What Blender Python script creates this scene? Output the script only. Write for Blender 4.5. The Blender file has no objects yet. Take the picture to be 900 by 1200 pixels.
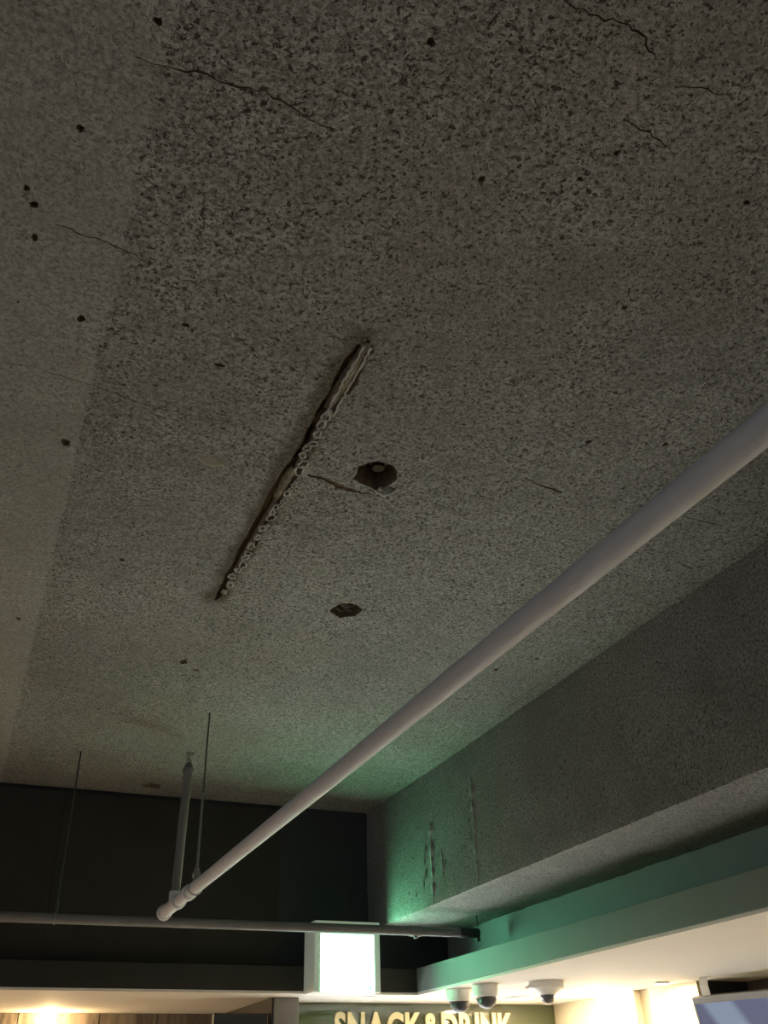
import bpy, bmesh, math, random
from mathutils import Vector, Matrix, noise
from mathutils.geometry import delaunay_2d_cdt
random.seed(7)
S = bpy.context.scene
COL = S.collection
EYE = 1.6                      # height of the lens above the floor (m)

# ------------------------------------------------------------------ camera
cam = bpy.data.cameras.new('camera')
cam.sensor_width = 36.0
cam.lens = 1073.0 / 1200.0 * 36.0
cam.clip_start = 0.02
camo = bpy.data.objects.new('camera', cam)
COL.objects.link(camo)
rt = Vector((0.92219, -0.38596, -0.02430))
up = Vector((-0.18973, -0.50627, 0.84124))
fw = Vector((0.33699, 0.77118, 0.54011))
m = Matrix((rt, up, -fw)).transposed().to_4x4()
m.translation = (0, 0, EYE)
camo.matrix_world = m
S.camera = camo

# ------------------------------------------------------------------ world, exposure
w = bpy.data.worlds.new('world')
S.world = w
w.use_nodes = True
bg = w.node_tree.nodes['Background']
bg.inputs['Color'].default_value = (0.82, 0.89, 1.0, 1)
bg.inputs['Strength'].default_value = 0.32
S.view_settings.view_transform = 'Standard'
S.view_settings.look = 'None'
S.view_settings.gamma = 1
S.view_settings.exposure = 0.07
S.cycles.use_denoising = True
S.cycles.max_bounces = 10
S.cycles.diffuse_bounces = 5

# lobby downlights, seen and added: x, y, watts, colour  (the fittings are built below)
WARM = (1.0, 0.74, 0.44)
SOFT = (1.0, 0.80, 0.56)
COOL = (0.86, 0.955, 1.0)
# x, y, watts, colour, fitting ('globe' hangs below the soffit, 'disc' is flush, 'spot' is aimed at the floor)
LAMPS = [(3.35, 4.86, 24, WARM, 'globe'), (3.36, 4.30, 7, WARM, 'flush'), (2.47, 2.15, 50, (1.0, 0.88, 0.74), 'spot'), (3.05, 2.2, 18, SOFT, 'flush'),  # the spot and the lamp after it are unseen, added for light
         (3.05, 0.4, 4, SOFT, 'flush'), (0.55, 6.26, 32, (1.0, 0.70, 0.34), 'globe'), (-1.2, 6.0, 20, WARM, 'flush'), (3.00, 5.13, 14, WARM, 'disc'),  # both flush lamps in this row are unseen, added as fill
         (2.12, 5.22, 98, COOL, 'wash'), (2.78, 5.22, 98, COOL, 'wash'), (-0.55, 6.26, 60, WARM, 'globe'), (-0.45, 5.62, 210, WARM, 'flush')]  # all four unseen, added to brighten the ceiling and left soffit
SPOT_AIM = (1.9, 3.0, 0.0)
WASH_AIM = (5.58, 1.50)     # y, z: the added bounce panel under the lettered wall

# ------------------------------------------------------------------ heights (m above floor)
Z_CEIL = EYE + 1.45
Z_BEAM = EYE + 0.797
Z_SOF = EYE + 0.487
Z_FAS = EYE + 0.605
X_BEAM, X_UP, X_FAS, X_CREAM = 2.10, 2.595, 2.345, 3.50
Y_FAR, Y_FFAS, Y_SIGN, Y_WOOD = 5.20, 5.10, 5.58, 6.36

# ------------------------------------------------------------------ material helpers
def mat(name):
    mt = bpy.data.materials.new(name)
    mt.use_nodes = True
    nt = mt.node_tree
    return mt, nt, nt.nodes['Principled BSDF']

def N(nt, t, **kw):
    n = nt.nodes.new(t)
    for k, v in kw.items():
        if hasattr(n, k) and k not in n.inputs:
            setattr(n, k, v)
        else:
            n.inputs[k].default_value = v
    return n

def math_n(nt, op, a, b=None, c=None, clamp=False):
    n = nt.nodes.new('ShaderNodeMath')
    n.operation = op
    n.use_clamp = clamp
    for i, v in enumerate((a, b, c)):
        if v is None:
            continue
        if isinstance(v, (int, float)):
            n.inputs[i].default_value = v
        else:
            nt.links.new(v, n.inputs[i])
    return n.outputs[0]

def mixc(nt, fac, a, b):
    n = nt.nodes.new('ShaderNodeMix')
    n.data_type = 'RGBA'
    for sock, v in ((n.inputs[0], fac), (n.inputs[6], a), (n.inputs[7], b)):
        if isinstance(v, tuple):
            sock.default_value = (*v, 1) if len(v) == 3 else v
        elif isinstance(v, (int, float)):
            sock.default_value = v
        else:
            nt.links.new(v, sock)
    return n.outputs[2]

def ramp(nt, v, lo, hi):
    """smooth step of v from lo (0) to hi (1); lo may exceed hi"""
    n = nt.nodes.new('ShaderNodeMapRange')
    n.interpolation_type = 'SMOOTHSTEP'
    n.clamp = True
    if lo < hi:
        a, b, c, d = lo, hi, 0.0, 1.0
    else:
        a, b, c, d = hi, lo, 1.0, 0.0
    n.inputs[1].default_value, n.inputs[2].default_value = a, b
    n.inputs[3].default_value, n.inputs[4].default_value = c, d
    nt.links.new(v, n.inputs[0])
    return n.outputs[0]

def plain(name, col, rough=0.6, metal=0.0, grain=0.0, gscale=60.0, bump=0.0, spec=0.5):
    mt, nt, b = mat(name)
    b.inputs['Roughness'].default_value = rough
    b.inputs['Metallic'].default_value = metal
    b.inputs['Specular IOR Level'].default_value = spec
    tc = N(nt, 'ShaderNodeTexCoord')
    nz = N(nt, 'ShaderNodeTexNoise', Scale=gscale, Detail=4.0)
    nt.links.new(tc.outputs['Object'], nz.inputs['Vector'])
    lo = tuple(c * (1 - grain) for c in col)
    hi = tuple(min(1, c * (1 + grain)) for c in col)
    nt.links.new(mixc(nt, nz.outputs[0], lo, hi), b.inputs['Base Color'])
    if bump:
        bp = N(nt, 'ShaderNodeBump', Strength=bump, Distance=0.003)
        nt.links.new(nz.outputs[0], bp.inputs['Height'])
        nt.links.new(bp.outputs[0], b.inputs['Normal'])
    return mt

def emitter(name, col, strength):
    mt, nt, b = mat(name)
    b.inputs['Base Color'].default_value = (0.8, 0.8, 0.8, 1)
    b.inputs['Emission Color'].default_value = (*col, 1)
    b.inputs['Emission Strength'].default_value = strength
    return mt

def concrete(name, dark, light, pit_col, pit_amount, strip=False, bump=0.8, scale=62.0):
    mt, nt, b = mat(name)
    L = nt.links
    b.inputs['Roughness'].default_value = 0.93
    b.inputs['Specular IOR Level'].default_value = 0.15
    tc = N(nt, 'ShaderNodeTexCoord')
    obj = tc.outputs['Object']
    # warped coordinates so that the pits are not round
    wz = N(nt, 'ShaderNodeTexNoise', Scale=75.0, Detail=3.0)
    L.new(obj, wz.inputs['Vector'])
    vm = N(nt, 'ShaderNodeVectorMath', operation='MULTIPLY_ADD')
    L.new(wz.outputs['Color'], vm.inputs[0])
    vm.inputs[1].default_value = (0.016, 0.016, 0.016)
    L.new(obj, vm.inputs[2])
    big = N(nt, 'ShaderNodeTexNoise', Scale=1.1, Detail=5.0, Roughness=0.6)
    mid = N(nt, 'ShaderNodeTexNoise', Scale=7.0, Detail=5.0, Roughness=0.65)
    fine = N(nt, 'ShaderNodeTexNoise', Scale=110.0, Detail=3.0, Roughness=0.6)
    for n in (big, mid, fine):
        L.new(obj, n.inputs['Vector'])
    n1 = N(nt, 'ShaderNodeTexNoise', Scale=scale, Detail=2.5, Roughness=0.55)
    n2 = N(nt, 'ShaderNodeTexNoise', Scale=scale * 2.3, Detail=2.0, Roughness=0.5)
    L.new(vm.outputs[0], n1.inputs['Vector'])
    L.new(vm.outputs[0], n2.inputs['Vector'])
    thr = math_n(nt, 'MULTIPLY', math_n(nt, 'SUBTRACT', mid.outputs[0], 0.5), 0.22)
    pit = ramp(nt, math_n(nt, 'SUBTRACT', n1.outputs[0], thr), 0.29 + 0.20 * pit_amount, 0.25 + 0.13 * pit_amount)
    pit2 = ramp(nt, n2.outputs[0], 0.28 + 0.20 * pit_amount, 0.24 + 0.13 * pit_amount)
    allp = math_n(nt, 'MAXIMUM', pit, math_n(nt, 'MULTIPLY', pit2, 0.7))
    tone = math_n(nt, 'ADD', math_n(nt, 'MULTIPLY', big.outputs[0], 0.55), math_n(nt, 'MULTIPLY', mid.outputs[0], 0.45))
    tone = ramp(nt, tone, 0.32, 0.68)
    col = mixc(nt, tone, dark, light)
    gr = ramp(nt, fine.outputs[0], 0.38, 0.62)
    col = mixc(nt, math_n(nt, 'MULTIPLY', math_n(nt, 'SUBTRACT', 1.0, gr), 0.70), col, tuple(c * 0.45 for c in dark))
    if strip:
        # a smoother band was floated along the left, its edge runs with the beam
        xy = N(nt, 'ShaderNodeSeparateXYZ')
        L.new(obj, xy.inputs[0])
        edge = math_n(nt, 'ADD', xy.outputs[0], math_n(nt, 'MULTIPLY', math_n(nt, 'SUBTRACT', mid.outputs[0], 0.5), 0.05))
        band = ramp(nt, edge, 0.040, 0.030)
        far = math_n(nt, 'MULTIPLY', ramp(nt, xy.outputs[1], 3.2, 4.6), 0.40)
        smooth = math_n(nt, 'MAXIMUM', math_n(nt, 'MULTIPLY', band, 0.6), far)
        allp = math_n(nt, 'MULTIPLY', allp, math_n(nt, 'SUBTRACT', 1.0, smooth))
        col = mixc(nt, math_n(nt, 'MULTIPLY', band, 0.27), col, tuple(c * 1.18 for c in light))
        # earthy water stains
        st = N(nt, 'ShaderNodeTexNoise', Scale=0.9, Detail=3.0)
        st.inputs['Vector'].default_value = (0, 0, 0)
        mp = N(nt, 'ShaderNodeMapping')
        mp.inputs['Location'].default_value = (3.1, 1.7, 0.4)
        L.new(obj, mp.inputs[0])
        L.new(mp.outputs[0], st.inputs['Vector'])
        col = mixc(nt, math_n(nt, 'MULTIPLY', ramp(nt, st.outputs[0], 0.50, 0.70), 0.35), col, (0.23, 0.20, 0.155))
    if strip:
        # mostly shade, some dirt, painted along the trench's left lip and near end
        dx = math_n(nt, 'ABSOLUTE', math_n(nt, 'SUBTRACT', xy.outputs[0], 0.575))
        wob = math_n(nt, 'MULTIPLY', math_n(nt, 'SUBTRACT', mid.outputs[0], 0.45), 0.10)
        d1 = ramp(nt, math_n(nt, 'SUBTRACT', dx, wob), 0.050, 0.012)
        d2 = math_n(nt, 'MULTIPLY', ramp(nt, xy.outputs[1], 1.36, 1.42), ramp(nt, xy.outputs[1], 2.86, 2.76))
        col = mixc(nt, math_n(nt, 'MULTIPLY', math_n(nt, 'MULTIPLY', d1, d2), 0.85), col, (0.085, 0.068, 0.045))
    col = mixc(nt, math_n(nt, 'MULTIPLY', allp, 0.88), col, pit_col)
    L.new(col, b.inputs['Base Color'])
    h = math_n(nt, 'SUBTRACT', math_n(nt, 'MULTIPLY', fine.outputs[0], 0.55), math_n(nt, 'MULTIPLY', allp, 1.3))
    bp = N(nt, 'ShaderNodeBump', Strength=bump, Distance=0.010)
    L.new(h, bp.inputs['Height'])
    L.new(bp.outputs[0], b.inputs['Normal'])
    return mt

M = {}
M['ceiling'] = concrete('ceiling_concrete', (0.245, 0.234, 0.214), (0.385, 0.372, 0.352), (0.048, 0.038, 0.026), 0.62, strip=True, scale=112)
M['cavity'] = plain('raw_cavity', (0.12, 0.085, 0.050), 0.95, grain=0.5, gscale=55, bump=0.8)
M['beam'] = concrete('beam_concrete', (0.21, 0.205, 0.19), (0.31, 0.30, 0.285), (0.05, 0.045, 0.04), 0.40, bump=0.5, scale=75)
M['spall'] = plain('spalled_concrete', (0.15, 0.145, 0.13), 0.95, grain=0.4, gscale=50, bump=0.6)
M['mortar'] = plain('mortar', (0.24, 0.235, 0.22), 0.95, grain=0.35, gscale=70, bump=0.9)
M['sealant'] = plain('sealant', (0.42, 0.41, 0.375), 0.8, grain=0.35, gscale=90, bump=0.5)
M['putty'] = plain('putty', (0.21, 0.19, 0.145), 0.9, grain=0.5, gscale=70, bump=0.9)
M['black_paint'] = plain('black_paint', (0.035, 0.038, 0.040), 0.75, grain=0.15, gscale=14, spec=0.3)
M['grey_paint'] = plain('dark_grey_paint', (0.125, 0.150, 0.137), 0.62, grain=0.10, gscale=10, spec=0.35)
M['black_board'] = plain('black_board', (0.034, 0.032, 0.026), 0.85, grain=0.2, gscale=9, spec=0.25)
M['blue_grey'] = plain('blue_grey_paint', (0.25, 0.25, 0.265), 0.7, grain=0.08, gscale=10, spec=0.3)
M['pipe'] = plain('grey_pipe_paint', (0.58, 0.59, 0.61), 0.7, grain=0.06, gscale=30)
M['old_pipe'] = plain('dusty_pipe_paint', (0.165, 0.16, 0.155), 0.75, grain=0.12, gscale=40)
M['steel'] = plain('zinc_steel', (0.22, 0.22, 0.21), 0.5, metal=0.6, grain=0.2)
M['brass'] = plain('chrome_head', (0.62, 0.60, 0.56), 0.25, metal=1.0)
M['dark_steel'] = plain('dark_steel', (0.05, 0.055, 0.055), 0.6, metal=0.3)
M['white_soffit'] = plain('white_soffit', (0.74, 0.70, 0.65), 0.8, grain=0.03, gscale=8)
M['cream_wall'] = plain('cream_wall', (0.78, 0.70, 0.52), 0.7, grain=0.03, gscale=8)
M['floor'] = plain('pale_floor_tiles', (0.52, 0.49, 0.45), 0.55, grain=0.08, gscale=5)
M['garage_floor'] = plain('garage_floor', (0.12, 0.12, 0.122), 0.7, grain=0.15, gscale=4)
M['white_plastic'] = plain('white_plastic', (0.80, 0.79, 0.76), 0.4)
M['black_plastic'] = plain('black_plastic', (0.02, 0.02, 0.022), 0.35)
M['lens'] = plain('smoked_lens', (0.10, 0.10, 0.11), 0.15)
M['alu'] = plain('pale_housing', (0.80, 0.80, 0.77), 0.5, metal=0.0, grain=0.05)
M['silver'] = plain('silver_bezel', (0.42, 0.43, 0.45), 0.3, metal=0.5)
M['letters'] = plain('cream_letters', (0.88, 0.82, 0.52), 0.5)
M['olive'] = plain('olive_gloss_panel', (0.060, 0.075, 0.034), 0.05, grain=0.08, gscale=4, spec=0.6)
M['column_grey'] = plain('column_grey', (0.14, 0.135, 0.12), 0.7, grain=0.1, gscale=12)
M['niche'] = plain('niche_board', (0.10, 0.085, 0.065), 0.8, grain=0.3, gscale=6)
M['exit_light'] = emitter('exit_light', (0.24, 1.0, 0.53), 40.0)
M['lamp'] = emitter('lamp_glow', (1.0, 0.80, 0.48), 14.0)

def backlit_frame():
    mt, nt, b = mat('backlit_frame')     # milky plastic of the light box, lit from inside
    b.inputs['Base Color'].default_value = (0.75, 0.76, 0.72, 1)
    b.inputs['Roughness'].default_value = 0.5
    b.inputs['Emission Color'].default_value = (0.80, 1.0, 0.80, 1)
    b.inputs['Emission Strength'].default_value = 0.085
    return mt
M['backlit_frame'] = backlit_frame()

def wood():
    mt, nt, b = mat('grey_wood_panel')
    tc = N(nt, 'ShaderNodeTexCoord')
    mp = N(nt, 'ShaderNodeMapping')
    mp.inputs['Scale'].default_value = (9, 9, 1.4)
    nz = N(nt, 'ShaderNodeTexNoise', Scale=2.2, Detail=6.0, Distortion=0.8)
    nt.links.new(tc.outputs['Object'], mp.inputs[0])
    nt.links.new(mp.outputs[0], nz.inputs['Vector'])
    nt.links.new(mixc(nt, ramp(nt, nz.outputs[0], 0.3, 0.7), (0.085, 0.066, 0.05), (0.21, 0.17, 0.13)), b.inputs['Base Color'])
    b.inputs['Roughness'].default_value = 0.3
    return mt
M['wood'] = wood()

def screen():
    """a screen that shows slanting bands of slate blue and pale blue"""
    mt, nt, b = mat('tv_picture')
    tc = N(nt, 'ShaderNodeTexCoord')
    wv = N(nt, 'ShaderNodeTexWave', Scale=1.05, Distortion=0.6)
    wv.inputs['Phase Offset'].default_value = 1.0
    mp = N(nt, 'ShaderNodeMapping')
    mp.inputs['Rotation'].default_value = (0, 0.5, 0)
    nt.links.new(tc.outputs['Object'], mp.inputs[0])
    nt.links.new(mp.outputs[0], wv.inputs['Vector'])
    c = mixc(nt, ramp(nt, wv.outputs['Fac'], 0.35, 0.8), (0.13, 0.145, 0.24), (0.27, 0.33, 0.45))
    b.inputs['Base Color'].default_value = (0.01, 0.01, 0.012, 1)
    b.inputs['Roughness'].default_value = 0.2
    nt.links.new(c, b.inputs['Emission Color'])
    b.inputs['Emission Strength'].default_value = 0.75
    return mt
M['screen'] = screen()

def glass():
    mt, nt, b = mat('clear_dome')
    b.inputs['Base Color'].default_value = (0.95, 0.95, 0.95, 1)
    b.inputs['Roughness'].default_value = 0.30
    b.inputs['IOR'].default_value = 1.25
    b.inputs['Transmission Weight'].default_value = 1.0
    return mt
M['glass'] = glass()

# ------------------------------------------------------------------ object helpers
def link(name, bm, material, parent=None, smooth=False, loc=None):
    me = bpy.data.meshes.new(name)
    bmesh.ops.recalc_face_normals(bm, faces=bm.faces)
    bm.to_mesh(me)
    bm.free()
    me.materials.append(material)
    if smooth:
        for p in me.polygons:
            p.use_smooth = True
        me.set_sharp_from_angle(angle=math.radians(26))
    o = bpy.data.objects.new(name, me)
    COL.objects.link(o)
    if loc:
        o.location = loc
    if parent:
        o.parent = parent
    return o

def tag(o, label=None, cat=None, group=None, kind=None):
    for k, v in (('label', label), ('category', cat), ('group', group), ('kind', kind)):
        if v:
            o[k] = v
    return o

def thing(name, loc, label, cat, group=None):
    o = bpy.data.objects.new(name, None)
    o.empty_display_size = 0.05
    COL.objects.link(o)
    o.location = loc
    return tag(o, label, cat, group)

def box(bm, lo, hi, bev=0.0):
    r = bmesh.ops.create_cube(bm, size=1.0)
    vs = r['verts']
    for v in vs:
        v.co = Vector([lo[i] + (v.co[i] + 0.5) * (hi[i] - lo[i]) for i in range(3)])
    if bev:
        es = list({e for v in vs for e in v.link_edges})
        bmesh.ops.bevel(bm, geom=es, offset=bev, segments=2, affect='EDGES', profile=0.5)
    return bm

def boxm(lo, hi, bev=0.0):
    return box(bmesh.new(), lo, hi, bev)

def tube(bm, pts, rad, seg=16, caps=True):
    """a swept round section; rad one number or one per point"""
    pts = [Vector(p) for p in pts]
    rings = []
    for i, p in enumerate(pts):
        a = pts[max(0, i - 1)]
        b = pts[min(len(pts) - 1, i + 1)]
        d = (b - a).normalized()
        ref = Vector((0, 0, 1)) if abs(d.z) < 0.9 else Vector((1, 0, 0))
        u = d.cross(ref).normalized()
        v = d.cross(u).normalized()
        r = rad[i] if isinstance(rad, (list, tuple)) else rad
        rings.append([bm.verts.new(p + (u * math.cos(t) + v * math.sin(t)) * r)
                      for t in [2 * math.pi * k / seg for k in range(seg)]])
    for a, b in zip(rings, rings[1:]):
        for k in range(seg):
            bm.faces.new((a[k], a[(k + 1) % seg], b[(k + 1) % seg], b[k]))
    if caps:
        bm.faces.new(rings[0][::-1])
        bm.faces.new(rings[-1])
    return bm

def tubem(pts, rad, seg=16):
    return tube(bmesh.new(), pts, rad, seg)

def lathe(profile, seg=28, axis_pt=(0, 0, 0)):
    """profile: (radius, z) pairs"""
    bm = bmesh.new()
    rings = []
    for r, z in profile:
        if r < 1e-5:
            rings.append([bm.verts.new((axis_pt[0], axis_pt[1], axis_pt[2] + z))])
        else:
            rings.append([bm.verts.new((axis_pt[0] + r * math.cos(2 * math.pi * k / seg), axis_pt[1] + r * math.sin(2 * math.pi * k / seg), axis_pt[2] + z)) for k in range(seg)])
    for a, b in zip(rings, rings[1:]):
        for k in range(seg):
            k2 = (k + 1) % seg
            if len(a) == 1 and len(b) == 1:
                continue
            if len(a) == 1:
                bm.faces.new((a[0], b[k], b[k2]))
            elif len(b) == 1:
                bm.faces.new((a[k], a[k2], b[0]))
            else:
                bm.faces.new((a[k], a[k2], b[k2], b[k]))
    return bm

def torus(bm, centre, axis, R, r, seg=20, sec=8):
    axis = Vector(axis).normalized()
    ref = Vector((0, 0, 1)) if abs(axis.z) < 0.9 else Vector((1, 0, 0))
    u = axis.cross(ref).normalized()
    v = axis.cross(u).normalized()
    c = Vector(centre)
    rings = []
    for i in range(seg):
        t = 2 * math.pi * i / seg
        d = u * math.cos(t) + v * math.sin(t)
        rings.append([bm.verts.new(c + d * (R + r * math.cos(s)) + axis * (r * math.sin(s)))
                      for s in [2 * math.pi * k / sec for k in range(sec)]])
    for i in range(seg):
        a, b = rings[i], rings[(i + 1) % seg]
        for k in range(sec):
            bm.faces.new((a[k], a[(k + 1) % sec], b[(k + 1) % sec], b[k]))
    return bm

def structure(name, bm, material, parent=None, smooth=False):
    return tag(link(name, bm, material, parent, smooth), kind=None if parent else 'structure')

# ------------------------------------------------------------------ floor and far shell
structure('floor', boxm((-6, -5, -0.15), (5.2, 7.2, 0.0)), M['garage_floor'])

# ------------------------------------------------------------------ ceiling slab: a plane with real cavities
def jag(poly, amount, sub=3):
    out = []
    n = len(poly)
    for i in range(n):
        a, b = Vector(poly[i]), Vector(poly[(i + 1) % n])
        for k in range(sub):
            p = a.lerp(b, k / sub)
            out.append((p.x + random.uniform(-amount, amount), p.y + random.uniform(-amount, amount)))
    return out

def ribbon(line, width, sub=4, jitter=0.004):
    """a closed thin outline round a wandering line, tapering at both ends"""
    pts = []
    for a, b in zip(line, line[1:]):
        for k in range(sub):
            t = k / sub
            pts.append([a[0] + (b[0] - a[0]) * t, a[1] + (b[1] - a[1]) * t])
    pts.append(list(line[-1]))
    for p in pts:
        p[0] += random.uniform(-jitter, jitter)
        p[1] += random.uniform(-jitter, jitter)
    L, R = [], []
    n = len(pts)
    for i, p in enumerate(pts):
        a, b = pts[max(0, i - 1)], pts[min(n - 1, i + 1)]
        d = Vector((b[0] - a[0], b[1] - a[1])).normalized()
        wd = width * (0.35 + 0.65 * math.sin(math.pi * (i + 0.5) / n)) * random.uniform(0.5, 1.25) * 0.5
        L.append((p[0] - d.y * wd, p[1] + d.x * wd))
        R.append((p[0] + d.y * wd, p[1] - d.x * wd))
    return L + R[::-1]

def blob(x, y, rx, ry, n=11):
    return [(x + rx * math.cos(t) * k, y + ry * math.sin(t) * k)
            for t, k in [(2 * math.pi * i / n, random.uniform(0.7, 1.2)) for i in range(n)]]

holes = []                      # (outline, depth, shrink)
GL = [(0.573, 1.44), (0.569, 1.505), (0.566, 1.584), (0.57, 1.657), (0.571, 1.766), (0.573, 1.903), (0.557, 2.015), (0.56, 2.162), (0.561, 2.313), (0.564, 2.466), (0.576, 2.664), (0.578, 2.78)]
GR = [(0.584, 2.79), (0.600, 2.655), (0.603, 2.486), (0.606, 2.333), (0.610, 2.186), (0.616, 2.032), (0.606, 1.927), (0.602, 1.789), (0.606, 1.684), (0.616, 1.62), (0.621, 1.535), (0.616, 1.443), (0.595, 1.418)]
holes.append((jag(GL + GR, 0.0052, 4), 0.030, 0.45))
holes.append((jag([(0.76, 1.938), (0.752, 1.885), (0.77, 1.857), (0.801, 1.841), (0.835, 1.845), (0.861, 1.869), (0.875, 1.912), (0.865, 1.943), (0.837, 1.972), (0.794, 1.961)], 0.003, 3), 0.060, 0.72))
holes.append((jag([(0.971, 2.725), (0.989, 2.67), (1.012, 2.648), (1.05, 2.655), (1.078, 2.679), (1.07, 2.74), (1.032, 2.768), (0.997, 2.752)], 0.004, 3), 0.050, 0.75))
CR = [([(0.636, 1.968), (0.681, 1.972), (0.724, 1.983), (0.765, 1.994), (0.805, 1.999), (0.840, 1.999)], 0.030),
      ([(0.885, 1.975), (0.95, 1.964), (1.02, 1.974), (1.083, 1.984), (1.146, 2.02), (1.26, 1.995)], 0.0035),
      ([(-0.165, 1.791), (-0.115, 1.782), (-0.038, 1.79), (0.041, 1.799), (0.124, 1.821), (0.23, 1.83), (0.336, 1.825), (0.401, 1.819)], 0.0040),
      ([(-0.098, 1.34), (-0.055, 1.341), (-0.005, 1.346), (0.047, 1.358), (0.085, 1.363)], 0.0055),
      ([(-0.01, 0.935), (0.039, 0.939), (0.101, 0.927), (0.153, 0.93), (0.202, 0.92), (0.26, 0.935), (0.312, 0.946), (0.344, 0.946)], 0.0055),
      ([(0.31, 0.858), (0.320, 0.890), (0.325, 0.918)], 0.003),
      ([(0.603, 0.598), (0.659, 0.597), (0.712, 0.591), (0.75, 0.598), (0.792, 0.621)], 0.007),
      ([(0.848, 0.648), (0.908, 0.632), (0.957, 0.625)], 0.004),
      ([(1.932, 2.028), (1.983, 2.027), (2.025, 1.993)], 0.007),
      ([(1.20, 1.770), (1.283, 1.785), (1.345, 1.797)], 0.012),
      ([(1.753, 1.778), (1.83, 1.776), (1.905, 1.781)], 0.006),
      ([(1.883, 1.644), (1.937, 1.625)], 0.007),
      ([(0.80, 0.735), (0.86, 0.74), (0.91, 0.75)], 0.006)]
for ln, wd in CR:
    holes.append((ribbon(ln, wd * 0.62), 0.0050 if wd < 0.02 else 0.0025, 0.6))
PITS = [(-0.016, 1.581, .012, .016), (0.005, 2.051, .014, .020), (-0.028, 3.158, .010, .016), (0.589, 3.333, .020, .03), (0.011, 0.866, .009, .009),
        (0.429, 0.735, .010, .009), (1.28, 1.564, .010, .010), (1.479, 1.5, .010, .010), (1.887, 2.847, .012, .014), (-0.138, 1.306, .012, .010),
        (-0.077, 1.105, .008, .010), (0.786, 5.02, .055, .05), (-0.154, 1.27, .008, .010), (-0.13, 1.385, .008, .012), (0.631, 0.939, .008, .008),
        (0.835, 0.798, .007, .008), (0.803, 0.87, .008, .006), (1.137, 0.797, .010, .008), (0.952, 0.525, .007, .008), (1.787, 2.999, .012, .018),
        (0.655, 3.40, .016, .012), (1.52, 2.33, .008, .010), (1.65, 2.05, .009, .008), (1.08, 1.12, .007, .008), (0.20, 1.52, .010, .008), (0.24, 2.62, .010, .012),
        (0.30, 1.62, .016, .008)]
for x, y, rx, ry in PITS:
    holes.append((blob(x, y, rx * 0.85, ry * 0.85), 0.010 if rx < 0.03 else 0.05, 0.6))
for _ in range(60):             # small voids left by air bubbles
    x, y = random.uniform(-0.15, 2.0), random.uniform(0.5, 4.6)
    if all(min(math.hypot(x - p[0], y - p[1]) for p in h[0]) > 0.05 for h in holes) and not (0.53 < x < 0.65 and 1.35 < y < 2.85):
        s = random.uniform(0.002, 0.0045)
        holes.append((blob(x, y, s * 1.3, s, 7), 0.006, 0.6))

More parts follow.
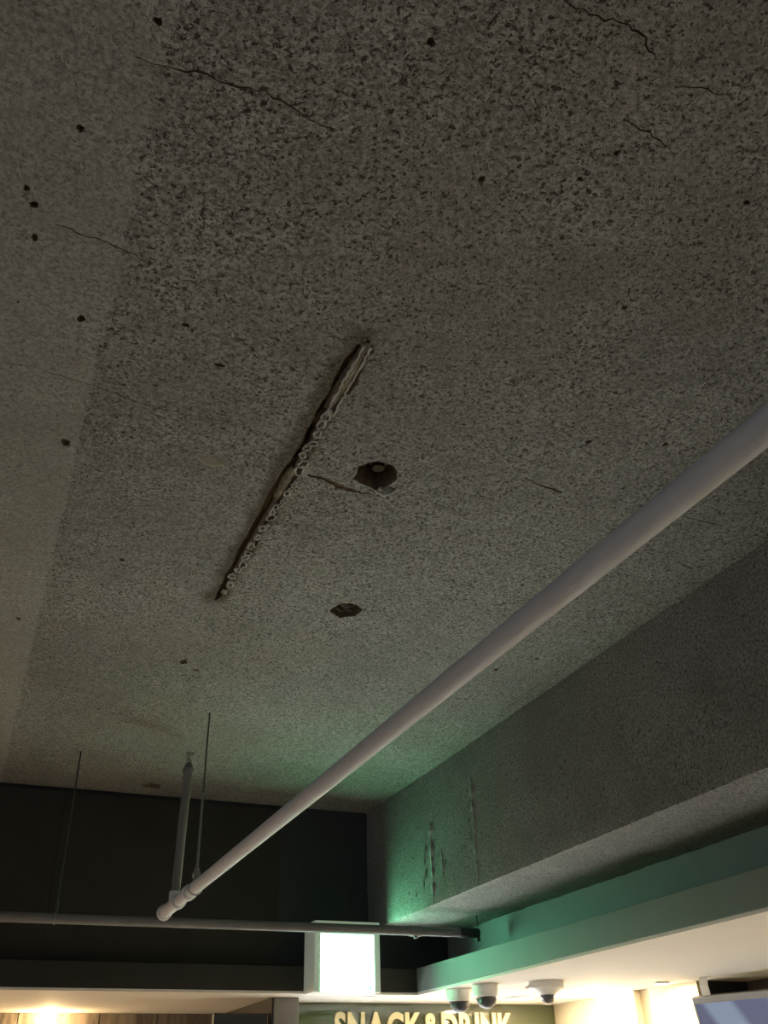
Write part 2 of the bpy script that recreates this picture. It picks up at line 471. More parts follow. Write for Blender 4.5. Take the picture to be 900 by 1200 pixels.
def build_ceiling():
    outer = [(-6, -5), (X_BEAM + 0.02, -5), (X_BEAM + 0.02, Y_FAR + 0.02), (-6, Y_FAR + 0.02)]
    pts = [Vector(p) for p in outer]
    edges = [(0, 1), (1, 2), (2, 3), (3, 0)]
    loops = []
    for poly, dep, shr in holes:
        i0 = len(pts)
        pts += [Vector(p) for p in poly]
        n = len(poly)
        edges += [(i0 + k, i0 + (k + 1) % n) for k in range(n)]
        loops.append((i0, n))
    def inside(p, poly):
        c = False
        for (x1, y1), (x2, y2) in zip(poly, poly[1:] + poly[:1]):
            if (y1 > p[1]) != (y2 > p[1]) and p[0] < (x2 - x1) * (p[1] - y1) / (y2 - y1) + x1:
                c = not c
        return c
    boxes = [(min(p[0] for p in h[0]), max(p[0] for p in h[0]), min(p[1] for p in h[0]), max(p[1] for p in h[0])) for h in holes]
    def in_hole(p):
        for (x0, x1, y0, y1), h in zip(boxes, holes):
            if x0 <= p[0] <= x1 and y0 <= p[1] <= y1 and inside(p, h[0]):
                return True
        return False
    step = 0.035                 # gently uneven surface where it is seen close up
    x = -0.5
    while x < X_BEAM - 0.02:
        y = 0.2
        while y < Y_FAR - 0.03:
            p = (x + random.uniform(-.01, .01), y + random.uniform(-.01, .01))
            if not in_hole(p):
                pts.append(Vector(p))
            y += step
        x += step
    vo, eo, fo, ov, oe, of = delaunay_2d_cdt(pts, edges, [], 0, 1e-6)
    bm = bmesh.new()
    V = []
    for p in vo:
        q = Vector((p.x * 3.0, p.y * 3.0, 0.3))
        dz = 0.004 * noise.noise(q) + 0.0022 * noise.noise(q * 5) if (-0.5 < p.x < 2.09 and 0.2 < p.y < 5.19) else 0
        V.append(bm.verts.new((p.x, p.y, Z_CEIL + dz)))
    for f in fo:
        c = (sum(vo[i].x for i in f) / len(f), sum(vo[i].y for i in f) / len(f))
        if not in_hole(c):
            bm.faces.new([V[i] for i in f])
    inv = {}
    for i, src in enumerate(ov):
        for s in src:
            inv[s] = i
    used = [v for v in bm.verts if not v.link_faces]
    # walls and bottoms of the cavities, a mesh of their own
    cb = bmesh.new()
    for (i0, n), (poly, dep, shr) in zip(loops, holes):
        cx = sum(p[0] for p in poly) / n
        cy = sum(p[1] for p in poly) / n
        rim = [cb.verts.new(V[inv[i0 + k]].co) for k in range(n)]
        # a long trench narrows towards its own line, a round hole towards its centre
        top = []
        for k in range(n):
            p = Vector(poly[k])
            if dep == 0.030:
                q = Vector((0.588 + (p.x - 0.588) * shr, p.y))
            elif dep in (0.0050, 0.0025):
                q = p
            else:
                q = Vector((cx + (p.x - cx) * shr, cy + (p.y - cy) * shr))
            top.append(cb.verts.new((q.x, q.y, Z_CEIL + dep * random.uniform(0.75, 1.15))))
        for k in range(n):
            cb.faces.new((rim[k], rim[(k + 1) % n], top[(k + 1) % n], top[k]))
        es = [cb.edges.get((top[k], top[(k + 1) % n])) for k in range(n)]
        bmesh.ops.triangle_fill(cb, use_beauty=True, use_dissolve=False, edges=es)
    bmesh.ops.delete(bm, geom=used, context='VERTS')
    bm.normal_update()
    me_o = structure('ceiling', bm, M['ceiling'])
    cav = link('cavity_lining', cb, M['cavity'], me_o)
    tag(cav, 'dark raw inside of the holes, trench and cracks', kind='stuff')
    structure('slab_core', boxm((-6, -5, Z_CEIL + 0.09), (X_BEAM + 0.02, Y_FAR + 0.02, Z_CEIL + 0.25)), M['cavity'], me_o)
    return me_o
ceiling = build_ceiling()

# dried sealant squeezed into the trench: putty at the bottom, a chain of beads along its right lip
def sealant():
    axis = [(0.600, 1.445), (0.597, 1.50), (0.595, 1.57), (0.594, 1.64), (0.592, 1.72), (0.592, 1.80), (0.592, 1.88), (0.590, 1.96), (0.587, 2.03), (0.588, 2.10), (0.586, 2.20), (0.586, 2.30), (0.586, 2.42), (0.588, 2.54), (0.590, 2.64), (0.584, 2.74)]
    bm = bmesh.new()
    def putty(y0, y1, half, drop, xo=0.0, n=16):
        rows = []
        for i in range(n + 1):
            t = i / n
            y = y0 + (y1 - y0) * t
            x = 0.594 + xo
            for (a, b) in zip(axis, axis[1:]):
                if a[1] <= y <= b[1]:
                    x = a[0] + (b[0] - a[0]) * (y - a[1]) / (b[1] - a[1]) + xo
            prof = math.sin(math.pi * min(1, max(0, (t + 0.06) / 1.12))) ** 0.45
            row = []
            for j in range(9):
                s = -1 + 2 * j / 8
                q = noise.noise(Vector((x * 60 + s * 3, y * 45, 2))) + 0.7 * noise.noise(Vector((s * 5, y * 130, 7)))
                zz = Z_CEIL + 0.012 - (drop + 0.012) * (1 - s * s) * prof - 0.003 * q
                row.append(bm.verts.new((x + s * half * (0.55 + 0.45 * prof) * (1 + 0.25 * q), y, zz)))
            rows.append(row)
        for a, b in zip(rows, rows[1:]):
            for j in range(8):
                bm.faces.new((a[j], a[j + 1], b[j + 1], b[j]))
    putty(1.432, 1.690, 0.017, 0.003, 0.003, 40)
    putty(1.66, 1.96, 0.009, -0.003, 0.009, 40)
    putty(1.958, 2.12, 0.016, 0.002, 0.006, 30)
    putty(2.10, 2.70, 0.009, -0.003, 0.008, 60)
    p = link('putty', bm, M['putty'], ceiling, True)
    tag(p, 'smooth yellowish putty pressed into the trench')
    bm = bmesh.new()
    for xs in (0.589, 0.609):
        tube(bm, [(xs + random.uniform(-.003, .003), yy, Z_CEIL - 0.003 - random.uniform(0, .003)) for yy in [1.435 + 0.012 * i for i in range(23)]],
             [random.uniform(0.0016, 0.0036) for _ in range(23)], 7)
    y = 1.69
    while y < 2.72:
        x = 0.605
        for (a, b) in zip(GR[::-1], GR[::-1][1:]):
            if a[1] <= y <= b[1]:
                x = a[0] + (b[0] - a[0]) * (y - a[1]) / (b[1] - a[1])
        r = random.uniform(0.004, 0.0145)
        xx = x - 0.005 + random.uniform(-0.009, 0.006)
        seg = 12
        pts = []
        stretch = random.uniform(1.0, 1.9)
        for k in range(seg):
            t = 2 * math.pi * k / seg
            rr = r * random.uniform(0.65, 1.25)
            pts.append(Vector((xx + rr * math.cos(t) * 0.9, y + rr * stretch * math.sin(t), Z_CEIL - 0.0025 - random.uniform(0, 0.004))))
        # closed ring of bead
        rings = []
        for k in range(seg):
            a, b = pts[k - 1], pts[(k + 1) % seg]
            d = (b - a).normalized()
            u = d.cross(Vector((0, 0, 1))).normalized()
            v = Vector((0, 0, 1))
            rd = random.uniform(0.0016, 0.0044)
            rings.append([bm.verts.new(pts[k] + (u * math.cos(s) + v * math.sin(s)) * rd) for s in [math.pi * 2 * i / 6 for i in range(6)]])
        for k in range(seg):
            a, b = rings[k], rings[(k + 1) % seg]
            for i in range(6):
                bm.faces.new((a[i], a[(i + 1) % 6], b[(i + 1) % 6], b[i]))
        y += r * stretch * random.uniform(1.6, 3.0)
    o = link('sealant_bead', bm, M['sealant'], ceiling, True)
    tag(o, 'pale lumpy beads of dried sealant along the trench', kind='stuff')
sealant()
# flaking curl of paint at the lower lip of the bigger hole, a cut-off conduit end up inside it
bm = tubem([(0.822, 1.912, Z_CEIL + 0.062), (0.822, 1.912, Z_CEIL + 0.030)], 0.017, 20)
tag(link('conduit_stub', bm, plain('rusty_stub', (0.055, 0.045, 0.025), 0.8, grain=0.3), ceiling), 'blocked pipe stub up inside the larger hole')
bm = bmesh.new()
tube(bm, [(0.838, 1.972, Z_CEIL - 0.004), (0.862, 1.976, Z_CEIL - 0.009), (0.885, 1.962, Z_CEIL - 0.006), (0.893, 1.940, Z_CEIL - 0.002)], [0.004, 0.006, 0.004, 0.002], 8)
tube(bm, [(0.845, 1.960, Z_CEIL - 0.002), (0.852, 1.955, Z_CEIL - 0.008)], [0.007, 0.003], 8)
link('mortar_crumb', bm, M['sealant'], ceiling, True)
bm = bmesh.new()
for _ in range(6):
    x, y = random.uniform(1.0, 1.06), random.uniform(2.67, 2.735)
    tube(bm, [(x - .02, y, Z_CEIL + 0.012), (x, y + random.uniform(-.015, .015), Z_CEIL + 0.004), (x + .02, y + random.uniform(-.02, .02), Z_CEIL + 0.014)], 0.0014, 6)
tag(link('wire_end', bm, M['old_pipe'], ceiling, True), 'frayed wire ends inside the smaller hole')
# lifted skin of old plaster left of the trench
bm = bmesh.new()
prev = None
for i in range(11):
    t = i / 10
    x = 0.325 + 0.10 * t
    y = 1.985 + 0.02 * math.sin(t * 3.1)
    h = 0.020 * math.sin(math.pi * t) + 0.001
    row = [bm.verts.new((x, y - h, Z_CEIL - 0.001)), bm.verts.new((x, y, Z_CEIL - 0.007 * math.sin(math.pi * t) - 0.001)), bm.verts.new((x, y + h, Z_CEIL - 0.001))]
    if prev:
        for j in range(2):
            bm.faces.new((prev[j], prev[j + 1], row[j + 1], row[j]))
    prev = row
link('plaster_flake', bm, plain('plaster_flake', (0.25, 0.235, 0.185), 0.9, grain=0.35, gscale=50, bump=0.6), ceiling, True)

# ------------------------------------------------------------------ concrete beam along the right
def beam():
    bm = bmesh.new()
    y0, y1 = 0.3, Y_FAR + 0.02
    ny, nz, nx = 260, 34, 24
    def P(x, y, z, edge):
        q = Vector((x * 4, y * 4, z * 4))
        d = 0.004 * noise.noise(q) + 0.0025 * noise.noise(q * 6)
        e = (0.007 * max(0, noise.noise(Vector((0, y * 22, 5)))) + 0.003) * edge
        return d, e
    rows = []
    for i in range(ny + 1):
        y = y0 + (y1 - y0) * i / ny
        row = []
        for j in range(nz + 1):          # the side, from the ceiling down
            z = Z_CEIL + 0.02 + (Z_BEAM - Z_CEIL - 0.02) * j / nz
            ed = 1 if j == nz else (0.3 if j == nz - 1 else 0)
            d, e = P(X_BEAM, y, z, ed)
            row.append(bm.verts.new((X_BEAM + d * (0 if j == 0 else 1) + e, y, z + e)))
        for j in range(1, nx + 1):       # the underside
            x = X_BEAM + (X_UP + 0.02 - X_BEAM) * j / nx
            d, e = P(x, y, Z_BEAM, 0)
            row.append(bm.verts.new((x, y, Z_BEAM + d)))
        rows.append(row)
    for a, b in zip(rows, rows[1:]):
        for j in range(len(a) - 1):
            bm.faces.new((a[j], b[j], b[j + 1], a[j + 1]))
    o = structure('beam', bm, M['beam'], smooth=True)
    box(b2 := bmesh.new(), (X_BEAM + 0.02, -5, Z_BEAM + 0.012), (X_UP + 0.1, Y_FAR + 0.02, Z_CEIL + 0.05))
    structure('beam_core', b2, M['beam'], o)
    # rough ridges where the shuttering joints leaked, and a gouged patch at the far one
    def ridge(yc, z0, z1, wd, rise):
        bm = bmesh.new()
        prev = None
        n = 40
        for i in range(n + 1):
            t = i / n
            z = z0 + (z1 - z0) * t
            y = yc + 0.012 * noise.noise(Vector((yc, z * 14, 0)))
            k = max(0.15, 0.55 + noise.noise(Vector((3, yc, z * 30)))) * min(1, 8 * t + .1, 8 * (1 - t) + .1)
            row = [bm.verts.new((X_BEAM + 0.003, y - wd * k, z)), bm.verts.new((X_BEAM - rise * k, y - wd * 0.25 * k, z)),
                   bm.verts.new((X_BEAM - rise * 0.7 * k, y + wd * 0.3 * k, z)), bm.verts.new((X_BEAM + 0.003, y + wd * k, z))]
            if prev:
                for j in range(3):
                    bm.faces.new((prev[j], prev[j + 1], row[j + 1], row[j]))
            prev = row
        return link('mortar_ridge', bm, M['mortar'], o, True)
    ridge(3.865, Z_CEIL - 0.14, Z_BEAM + 0.01, 0.030, 0.008)
    ridge(4.335, Z_CEIL - 0.26, Z_BEAM + 0.015, 0.034, 0.010)
    ridge(4.22, Z_BEAM + 0.24, Z_BEAM + 0.10, 0.020, 0.006)
    bm = bmesh.new()
    for y, z, s in ((4.40, .28, .014), (4.42, .22, .018), (4.41, .16, .016), (4.44, .12, .020), (4.62, .10, .012), (4.53, .08, .010), (4.25, .22, .010), (4.19, .17, .012), (3.90, .36, .012), (3.91, .30, .012), (3.90, .22, .012), (4.55, .26, .008), (4.70, .2, .008), (3.905, .44, .010), (2.25, .50, .007), (2.24, .38, .007), (2.22, .31, .008), (2.21, .20, .009), (2.60, .33, .006), (2.9, .45, .006), (3.3, .28, .006)):
        # shallow spalls, lipped below
        c = Vector((X_BEAM - 0.001, y, Z_BEAM + z))
        vs = [bm.verts.new(c + Vector((random.uniform(-.002, 0), s * .55 * math.cos(t) * random.uniform(.7, 1.2), s * 1.6 * math.sin(t) * random.uniform(.7, 1.2)))) for t in [2 * math.pi * k / 9 for k in range(9)]]
        mid = bm.verts.new(c + Vector((-0.004, 0, -s * .6)))
        for k in range(9):
            bm.faces.new((vs[k], vs[(k + 1) % 9], mid))
    tag(link('spall', bm, M['spall'], o), kind='stuff')
beam()

# ------------------------------------------------------------------ far wall, upper right wall, fascias, soffits
wf = structure('wall_far', boxm((-6, Y_FAR, Z_SOF + 0.03), (X_UP + 0.1, Y_FAR + 0.10, Z_CEIL + 0.06)), M['black_paint'])
# black boards on the left two thirds stop short of the ceiling: a shadow gap stays open
x = 1.566
k = 0
while x > -2.5:
    link('wall_board', boxm((x - 1.20 + 0.002, Y_FAR - 0.018, Z_FAS + 0.0), (x, Y_FAR - 0.001, Z_CEIL - 0.022), 0.001), M['black_board'], wf)
    x -= 1.20
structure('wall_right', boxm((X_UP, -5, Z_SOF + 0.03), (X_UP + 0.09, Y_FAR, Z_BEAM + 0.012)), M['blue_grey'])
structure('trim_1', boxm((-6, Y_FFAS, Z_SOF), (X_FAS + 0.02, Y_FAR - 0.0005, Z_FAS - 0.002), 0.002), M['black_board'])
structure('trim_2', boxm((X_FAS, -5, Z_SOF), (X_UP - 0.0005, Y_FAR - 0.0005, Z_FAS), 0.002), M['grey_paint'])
soffit_far = structure('ceiling_lobby_far', boxm((-6, Y_FFAS + 0.004, Z_SOF - 0.012), (X_CREAM + 0.45, Y_WOOD + 0.15, Z_SOF - 0.0005)), M['white_soffit'])
structure('ceiling_lobby_right', boxm((X_FAS + 0.004, -5, Z_SOF - 0.012), (X_CREAM + 0.45, Y_FFAS + 0.004, Z_SOF - 0.0005)), M['white_soffit'])

# ------------------------------------------------------------------ lobby walls
wl = structure('wall_lobby_left', boxm((-6, Y_WOOD + 0.012, 0), (1.75, Y_WOOD + 0.10, Z_SOF - 0.012)), M['column_grey'])
x = 1.585
PW = [0.40, 0.34, 0.46, 0.36, 0.42, 0.40, 0.38, 0.44, 0.40, 0.40]
for wd in PW:
    link('wood_panel', boxm((x - wd + 0.003, Y_WOOD, 0.02), (x - 0.003, Y_WOOD + 0.0115, Z_SOF - 0.0135), 0.002), M['wood'], wl)
    x -= wd
cl = structure('column', boxm((1.597, 5.30, 0), (1.735, Y_WOOD + 0.01, Z_SOF - 0.0125), 0.003), M['column_grey'])
link('side_cladding', boxm((1.587, 5.31, 0.0), (1.5965, Y_WOOD - 0.001, Z_SOF - 0.0130)), plain('brown_cladding', (0.035, 0.029, 0.024), 0.7, grain=0.2), cl)  # thin dark brown sheet over the column's left side
structure('wall_lobby_back', boxm((1.735, Y_SIGN, 0), (X_CREAM + 0.02, Y_SIGN + 0.09, Z_SOF - 0.0125)), M['olive'])
link('pale_panel', boxm((1.74, Y_SIGN - 0.02, 0.05), (X_CREAM - 0.02, Y_SIGN - 0.0005, EYE + 0.24), 0.003), M['white_plastic'], bpy.data.objects['wall_lobby_back'])  # unseen pale panel, added to bounce lamp light up to the ceiling
# cream side wall, with a square niche behind the television
NY1, NY0, NZ1, NZ0 = 4.205, 2.9, Z_SOF - 0.0145, Z_SOF - 0.75
wc = structure('wall_lobby_right', boxm((X_CREAM, NY1, 0), (X_CREAM + 0.37, Y_SIGN, Z_SOF - 0.0125)), M['cream_wall'])
structure('wall_lobby_near', boxm((X_CREAM, -5, 0), (X_CREAM + 0.37, NY0, Z_SOF - 0.0125)), M['cream_wall'])
structure('trim_4', boxm((X_CREAM, NY0, NZ1), (X_CREAM + 0.37, NY1, Z_SOF - 0.0125)), M['cream_wall'])  # cream wall above the niche opening
structure('trim_5', boxm((X_CREAM, NY0, 0), (X_CREAM + 0.37, NY1, NZ0)), M['cream_wall'])  # cream wall below the niche opening
structure('wall_niche', boxm((X_CREAM + 0.31, NY0 + 0.001, NZ0 + 0.001), (X_CREAM + 0.369, NY1 - 0.001, NZ1 - 0.001)), M['niche'])
structure('trim_6', boxm((X_CREAM + 0.05, NY1 - 0.02, NZ0 + 0.001), (X_CREAM + 0.309, NY1 - 0.0005, NZ1 - 0.001)), M['black_plastic'])
structure('trim_3', boxm((X_CREAM - 0.045, 4.68, 0), (X_CREAM - 0.0005, 4.735, Z_SOF - 0.0125), 0.002), M['cream_wall'])

# ------------------------------------------------------------------ sprinkler pipes
A, B = Vector((0.86717, 0.68937, EYE + 0.750)), Vector((0.80750, 4.42, EYE + 0.72246))
def on_pipe(y):
    return A.lerp(B, (y - A.y) / (B.y - A.y))
P0 = on_pipe(-1.6)
t = thing('sprinkler_pipe', P0, 'thick grey painted pipe running diagonally under the concrete ceiling', 'pipe')
inv = -P0
def local(v):
    return Vector(v) - P0
link('pipe_run', tubem([local(on_pipe(y)) for y in (-1.6, 0.5, 2.2, 3.95)], 0.0238, 28), M['pipe'], t, True)
link('coupling', tubem([local(on_pipe(y)) for y in (3.925, 3.93, 3.965, 3.97)], [0.0255, 0.0305, 0.0305, 0.0255], 28), M['pipe'], t, True)
link('short_pipe', tubem([local(on_pipe(y)) for y in (3.95, 4.14)], 0.0240, 28), M['pipe'], t, True)
tee = link('tee_fitting', tubem([local(on_pipe(y)) for y in (4.12, 4.125, 4.15, 4.155, 4.385, 4.39, 4.42, 4.425, 4.428)], [0.026, 0.0315, 0.0315, 0.0262, 0.0262, 0.0325, 0.0325, 0.028, 0.010], 28), M['pipe'], t, True)
rb = on_pipe(4.235)
RX, RY = rb.x + 0.004, rb.y
link('tee_branch', tubem([local((RX, RY, z)) for z in (rb.z, rb.z + 0.055, rb.z + 0.058)], [0.0255, 0.0255, 0.022], 24), M['pipe'], tee, True)
r = link('riser_pipe', tubem([local((RX, RY, rb.z + 0.04)), local((RX + 0.008, RY, EYE + 1.295))], 0.0195, 24), M['old_pipe'], t, True)
link('reducer', lathe([(0.0205, 0), (0.0265, 0.004), (0.0265, 0.022), (0.019, 0.032), (0.014, 0.050), (0.0, 0.050)], 24, local((RX + 0.008, RY, EYE + 1.293))), M['old_pipe'], t, True)
# upright sprinkler head
hx = local((RX + 0.008, RY, EYE + 1.342))
h = link('sprinkler_head', lathe([(0.0, 0), (0.012, 0), (0.0125, 0.014), (0.008, 0.018), (0.006, 0.022), (0.0, 0.022)], 18, hx), M['brass'], t, True)
bm = bmesh.new()
for s in (-1, 1):
    tube(bm, [hx + Vector((s * 0.009, 0, 0.014)), hx + Vector((s * 0.013, 0, 0.026)), hx + Vector((s * 0.010, 0, 0.040)), hx + Vector((0, 0, 0.047))], 0.0022, 8)
link('frame_arms', bm, M['brass'], h, True)
link('deflector', lathe([(0.0, 0.0465), (0.019, 0.0465), (0.0195, 0.044), (0.020, 0.049), (0.0, 0.049)], 18, hx), M['brass'], h)
link('glass_bulb', tubem([hx + Vector((0, 0, 0.020)), hx + Vector((0, 0, 0.044))], 0.0028, 10), M['steel'], h, True)

PY = 4.56
def lowz(x):
    return EYE + 0.7035 + 0.0035 * x
x0 = -3.2
P1 = Vector((x0, PY, lowz(x0)))
t2 = thing('branch_pipe', P1, 'thinner dusty grey pipe running level across the dark far wall, passing above the exit sign', 'pipe')
link('pipe_run', tubem([(0, 0, 0), (2.43 - x0, 0, lowz(2.43) - P1.z)], 0.0215, 24), M['old_pipe'], t2, True)
link('coupling', tubem([(xx - x0, 0, lowz(xx) - P1.z) for xx in (2.065, 2.07, 2.125, 2.13)], [0.0225, 0.0255, 0.0255, 0.0225], 24), M['old_pipe'], t2, True)
link('end_cap', tubem([(xx - x0, 0, lowz(xx) - P1.z) for xx in (2.345, 2.35, 2.455, 2.458)], [0.022, 0.0235, 0.0235, 0.020], 24), M['dark_steel'], t2, True)
link('drip_plug', tubem([(2.10 - x0, 0, lowz(2.1) - P1.z - 0.020), (2.10 - x0, 0, lowz(2.1) - P1.z - 0.034)], [0.013, 0.010], 16), M['old_pipe'], t2, True)

def hanger(name, x, y, ztop, zpipe, rp, rod_r, label, m_rod, swivel=False, below=0.0):
    t = thing(name, (x, y, ztop), label, 'pipe hanger')
    zj = (zpipe + rp + 0.012 - ztop) * (0.52 if swivel else 1.0)
    link('rod', tubem([(0, 0, 0.004), (0, 0, zj)], rod_r * (0.62 if swivel else 1.0), 10), M['dark_steel'], t, True)
    if swivel:
        link('rod_sleeve', tubem([(0, 0, zj + 0.01), (0, 0, zpipe + rp + 0.012 - ztop)], rod_r, 10), m_rod, t, True)
    zc = zpipe - ztop
    if below:
        link('rod_end', tubem([(0, 0, zc + rp), (0, 0, zc - rp - below)], rod_r * 1.9, 10), m_rod, t, True)
        link('nut', tubem([(0, 0, zc - rp - 0.002), (0, 0, zc - rp - 0.014)], rod_r * 2.6, 6), m_rod, t)
    else:
        cl = link('clamp_ring', torus(bmesh.new(), (0, 0, zc), (1, 0, 0) if name == 'rod_hanger' else (0, 1, 0), rp + 0.002, 0.003, 28, 6), M['steel'], t, True)
        link('socket', tubem([(0, 0, zc + rp + 0.002), (0, 0, zc + rp + 0.050)], [rod_r * 2.4, rod_r * 2.0], 12), m_rod, t, True)
    if swivel:
        link('swivel_nut', torus(bmesh.new(), (0, 0, zc + rp + 0.026), (0.3, 1, 0), 0.013, 0.0045, 18, 8), M['brass'], t, True)
    return t
q = on_pipe(3.852)
hanger('pipe_hanger', q.x + 0.002, 3.852, Z_CEIL, q.z, 0.0238, 0.0052, 'straight thin rod from the ceiling to the end of the thick diagonal pipe', M['steel'], swivel=True)
hanger('rod_hanger', 0.360, PY, Z_CEIL, lowz(0.36), 0.0215, 0.0042, 'thin dark rod at left holding up the level pipe in front of the far wall', M['dark_steel'])
hanger('stub_hanger', 2.452, PY, Z_BEAM + 0.002, lowz(2.452), 0.0215, 0.0050, 'short dark bolt hanging under the beam at the capped end of the level pipe', M['dark_steel'], below=0.018)

# ------------------------------------------------------------------ exit sign
SX0, SX1, SY0, SZ0, SZ1 = 1.692, 2.058, 4.93, EYE + 0.468, EYE + 0.803
sg = thing('exit_sign', ((SX0 + SX1) / 2, Y_FFAS - 0.001, SZ0), 'glowing green-white exit light box in a grey metal frame on the far wall', 'exit sign')
def L3(v):
    return Vector(v) - sg.location
FRM = 0.036
bm = bmesh.new()
box(bm, L3((SX0, SY0, SZ0)), L3((SX0 + FRM, Y_FFAS - 0.001, SZ1)), 0.003)
box(bm, L3((SX1 - FRM, SY0, SZ0)), L3((SX1, Y_FFAS - 0.001, SZ1)), 0.003)
box(bm, L3((SX0 + FRM, SY0, SZ1 - 0.065)), L3((SX1 - FRM, Y_FFAS - 0.001, SZ1)), 0.002)
box(bm, L3((SX0 + FRM, SY0 + 0.004, SZ0)), L3((SX1 - FRM, Y_FFAS - 0.001, SZ0 + 0.006)))
link('housing', bm, M['backlit_frame'], sg)
lp = link('light_panel', boxm(L3((SX0 + FRM, SY0 - 0.0012, SZ0 + 0.006)), L3((SX1 - FRM, SY0 + 0.02, SZ1 - 0.065)), 0.001), M['exit_light'], sg)
link('indicator', boxm(L3((SX1 - FRM - 0.035, SY0 - 0.0026, SZ0 + 0.014)), L3((SX1 - FRM - 0.012, SY0 - 0.001, SZ0 + 0.030))), emitter('indicator_blue', (0.45, 0.85, 0.85), 0.9), sg)
link('back_box', boxm(L3((SX0 + FRM, SY0 + 0.02, SZ0 + 0.006)), L3((SX1 - FRM, Y_FFAS - 0.001, SZ1 - 0.065))), M['alu'], sg)

# ------------------------------------------------------------------ dome cameras under the lobby soffit
ZS = Z_SOF - 0.012
def dome(x, y, label):
    t = thing('dome_camera', (x, y, ZS), label, 'security camera', 'dome cameras under the soffit')
    link('housing', lathe([(0.0, 0), (0.066, 0), (0.069, -0.006), (0.0675, -0.030), (0.062, -0.054), (0.056, -0.058), (0.0, -0.058)], 32), M['white_plastic'], t, True)
    eye = link('eyeball', lathe([(0.0, -0.050)] + [(0.036 * math.sin(a), -0.056 - 0.036 * (1 - math.cos(a)) * 0.9) for a in [math.pi / 2 + 0.001 * 0 + k * math.pi / 18 for k in range(0, 10)]][:1] +
         [(0.040 * math.cos(a), -0.062 - 0.036 * math.sin(a)) for a in [k * math.pi / 20 for k in range(0, 11)]], 24), M['lens'], t, True)
    link('lens', tubem([(-0.012, -0.022, -0.078), (-0.020, -0.036, -0.086)], [0.012, 0.013], 16), M['black_plastic'], eye, True)
    prof = [(0.054 * math.cos(a), -0.058 - 0.052 * math.sin(a)) for a in [k * math.pi / 28 for k in range(0, 15)]]
    inner = [(r * 0.96, z + 0.002) for r, z in prof[::-1]]
    inner[0] = (0.0, inner[0][1])
    prof[-1] = (0.0, prof[-1][1])
    link('clear_dome', lathe(prof + inner[1:], 32), M['glass'], t, True)
    return t
dome(2.432, 4.774, 'white dome camera farthest left of the three, nearest the exit sign')
dome(2.458, 4.529, 'white dome camera in the middle of the three, close beside another dome')
t = thing('turret_camera', (2.715, 4.375, ZS), 'white cone-shaped ceiling camera standing apart at right beside the bright downlight', 'security camera', 'dome cameras under the soffit')
link('base', lathe([(0.0, 0), (0.086, 0), (0.088, -0.005), (0.087, -0.030), (0.080, -0.036), (0.0, -0.036)], 32), M['white_plastic'], t, True)
link('cone', lathe([(0.0, -0.030), (0.070, -0.034), (0.062, -0.044), (0.050, -0.052), (0.040, -0.060), (0.0, -0.060)], 32), M['white_plastic'], t, True)
link('eyeball', lathe([(0.0, -0.055), (0.036, -0.058), (0.035, -0.070), (0.029, -0.083), (0.018, -0.092), (0.0, -0.095)], 24), M['lens'], t, True)
link('clear_tip', lathe([(0.0, -0.078), (0.031, -0.080), (0.026, -0.092), (0.015, -0.102), (0.0, -0.105)], 24), M['glass'], t, True)
link('cable_entry', tubem([(-0.085, 0.0, -0.018), (-0.118, 0.004, -0.030)], [0.008, 0.006], 12), M['white_plastic'], t, True)

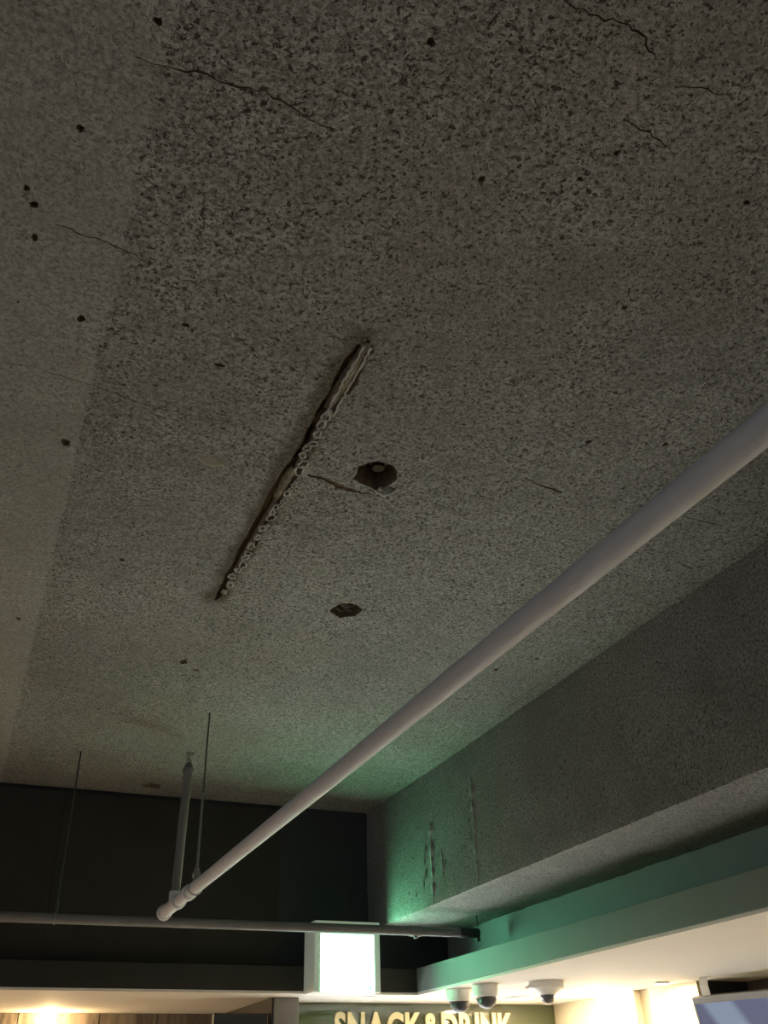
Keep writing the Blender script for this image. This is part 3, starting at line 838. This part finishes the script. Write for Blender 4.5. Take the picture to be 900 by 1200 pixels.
# ------------------------------------------------------------------ downlights, the unseen ones added for their light
LBL = ['bright warm downlight in the white soffit beside the turret camera', 'warm downlight in the white soffit between the cream post and the television', None, None, None,
       'small yellow downlight at left in front of the grey wood wall', 'downlight out of view at far left of the wood wall soffit', 'flat round lamp in the soffit before the lettered olive wall',
       'wall-washing lamp in the soffit close behind the exit sign, before the first letters', 'wall-washing lamp in the soffit near the middle of the lettered wall',
       'small downlight beyond the left picture edge in front of the grey wood wall',
       'flush downlight in the cream soffit just beyond the left picture edge, behind the black fascia']
for i, (x, y, watt, colr, fit) in enumerate(LAMPS):
    if LBL[i] is None:
        lab = ['white spotlight under the right soffit aimed at the garage floor', 'lobby downlight nearest the television, off to the right', 'lobby downlight farthest toward the camera along the right soffit'][i - 2]
    else:
        lab = LBL[i]
    t = thing('downlight', (x, y, ZS), lab, 'light', 'lamps in the white soffit')
    rr = 0.085 if fit == 'disc' else 0.042
    link('trim_ring', torus(bmesh.new(), (0, 0, -0.001), (0, 0, 1), rr, 0.003, 28, 8), M['white_plastic'], t, True)
    if fit == 'globe':
        ld = bpy.data.lights.new('downlight', 'POINT')
        ld.shadow_soft_size = 0.012
        ld.energy = watt * 0.40
    else:
        ld = bpy.data.lights.new('downlight', 'AREA')
        ld.shape = 'DISK'
        ld.size = 0.07
        ld.energy = watt
    ld.color = colr
    lo = bpy.data.objects.new('downlight_source', ld)
    COL.objects.link(lo)
    lo.parent = t
    if fit == 'globe':
        link('diffuser', lathe([(0.0, 0.0), (0.038, 0.0), (0.037, -0.010), (0.028, -0.020), (0.0, -0.026)], 24), M['lamp'], t, True)
        lo.location = (0, 0, -0.060)
    elif fit == 'spot':  # unseen spotlight, added to brighten the beam underside and ceiling
        d = (Vector(SPOT_AIM) - Vector((x, y, ZS))).normalized()
        link('spot_head', tubem([Vector((0, 0, -0.02)) - d * 0.02, Vector((0, 0, -0.02)) + d * 0.05], [0.03, 0.042], 20), M['white_plastic'], t, True)
        lo.location = Vector((0, 0, -0.02)) + d * 0.056
        lo.rotation_euler = d.to_track_quat('-Z', 'Y').to_euler()
        ld.spread = math.radians(45)
    elif fit == 'wash':  # unseen lamps, added to light the bounce panel
        d = Vector((0, WASH_AIM[0] - y, WASH_AIM[1] - ZS)).normalized()
        link('lens_plate', lathe([(0.0, 0.0), (rr - 0.004, 0.0), (rr - 0.004, -0.0022), (0.0, -0.0026)], 24), M['white_plastic'], t, True)
        lo.location = (0, 0, -0.030)
        lo.rotation_euler = d.to_track_quat('-Z', 'Y').to_euler()
        ld.spread = math.radians(52)
    else:
        link('diffuser', lathe([(0.0, 0.0), (rr - 0.004, 0.0), (rr - 0.004, -0.0022), (0.0, -0.0026)], 24), M['lamp'], t, True)
        link('baffle', lathe([(rr - 0.004, 0.0), (rr - 0.004, -0.010), (rr, -0.010), (rr, 0.0)], 28), M['white_plastic'], t)
        lo.location = (0, 0, -0.0085)

# ------------------------------------------------------------------ lettering on the back wall
LX0, LX1, LZ1 = 2.035, 3.190, EYE + 0.428
sl = thing('wall_lettering', ((LX0 + LX1) / 2, Y_SIGN - 0.0005, LZ1 - 0.15), 'cream raised letters SNACK&DRINK on the dark olive back wall', 'sign')
txt = 'SNACK&DRINK'
def glyph(ch, size):
    cu = bpy.data.curves.new('glyph', 'FONT')
    cu.body = ch
    cu.size = size
    cu.extrude = 0.008
    cu.offset = 0.0075
    cu.resolution_u = 5
    o = bpy.data.objects.new('glyph', cu)
    COL.objects.link(o)
    dg = bpy.context.evaluated_depsgraph_get()
    dg.update()
    me = bpy.data.meshes.new_from_object(o.evaluated_get(dg))
    bpy.data.objects.remove(o)
    return me
gl = [glyph(c, 0.205) for c in txt]
ext = [(min(v.co.x for v in g.vertices), max(v.co.x for v in g.vertices)) for g in gl]
gap = 0.016
tot = sum(b - a for a, b in ext) + gap * (len(gl) - 1)
sx = (LX1 - LX0) / tot
cx = LX0
hmax = max(v.co.y for v in gl[1].vertices)
for g, (a, b), c in zip(gl, ext, txt):
    for v in g.vertices:
        px, py, pz = v.co
        v.co = ((px - a) * sx, -pz, py - hmax)
    g.materials.clear()
    g.materials.append(M['letters'])
    o = bpy.data.objects.new('letter', g)
    COL.objects.link(o)
    o.parent = sl
    o.location = Vector((cx, Y_SIGN - 0.010, LZ1)) - sl.location
    cx += ((b - a) + gap) * sx

# ------------------------------------------------------------------ black screen beside the column
b = thing('hanging_display', (1.44, 5.36, EYE + 0.10), 'black back of a flat display left of the grey column under the cream soffit', 'display')
link('casing', boxm((-0.155, -0.02, 0.0), (0.136, 0.02, 0.303), 0.006), M['black_plastic'], b)
link('side_arm', boxm((0.10, 0.02, 0.10), (0.146, 0.05, 0.20), 0.003), M['dark_steel'], b)

# ------------------------------------------------------------------ television on the right
tv = thing('television', (3.38, 4.115, EYE + 0.388), 'flat television with silver bezel tilted from the cream wall at right', 'television')
yaw = math.radians(-70.6)        # its far edge swings out from the wall
tilt = math.radians(14)
tv.rotation_euler = (tilt, 0, yaw)
W_, H_ = 0.72, 0.55
link('back_shell', boxm((0.0, 0.006, -H_), (W_, 0.04, 0.0), 0.004), M['black_plastic'], tv)
bm = bmesh.new()
box(bm, (0, -0.006, -0.030), (W_, 0.0058, 0.0), 0.003)
box(bm, (0, -0.006, -H_), (W_, 0.0058, -H_ + 0.02), 0.002)
box(bm, (0, -0.006, -H_ + 0.02), (0.010, 0.0058, -0.030))
box(bm, (W_ - 0.010, -0.006, -H_ + 0.02), (W_, 0.0058, -0.030))
link('bezel', bm, M['silver'], tv)
link('screen', boxm((0.010, -0.002, -H_ + 0.02), (W_ - 0.010, 0.005, -0.030)), M['screen'], tv)
bm = bmesh.new()
box(bm, (0.055, 0.012, -0.02), (0.100, 0.016, 0.045), 0.001)
vs = [bm.verts.new(v) for v in ((0.055, 0.012, 0.045), (0.100, 0.012, 0.045), (0.088, 0.055, 0.086), (0.043, 0.055, 0.086),
                                (0.055, 0.016, 0.045), (0.100, 0.016, 0.045), (0.088, 0.059, 0.086), (0.043, 0.059, 0.086))]
for f in ((0, 1, 2, 3), (7, 6, 5, 4), (0, 4, 5, 1), (1, 5, 6, 2), (2, 6, 7, 3), (3, 7, 4, 0)):
    bm.faces.new([vs[i] for i in f])
link('bracket', bm, M['alu'], tv)
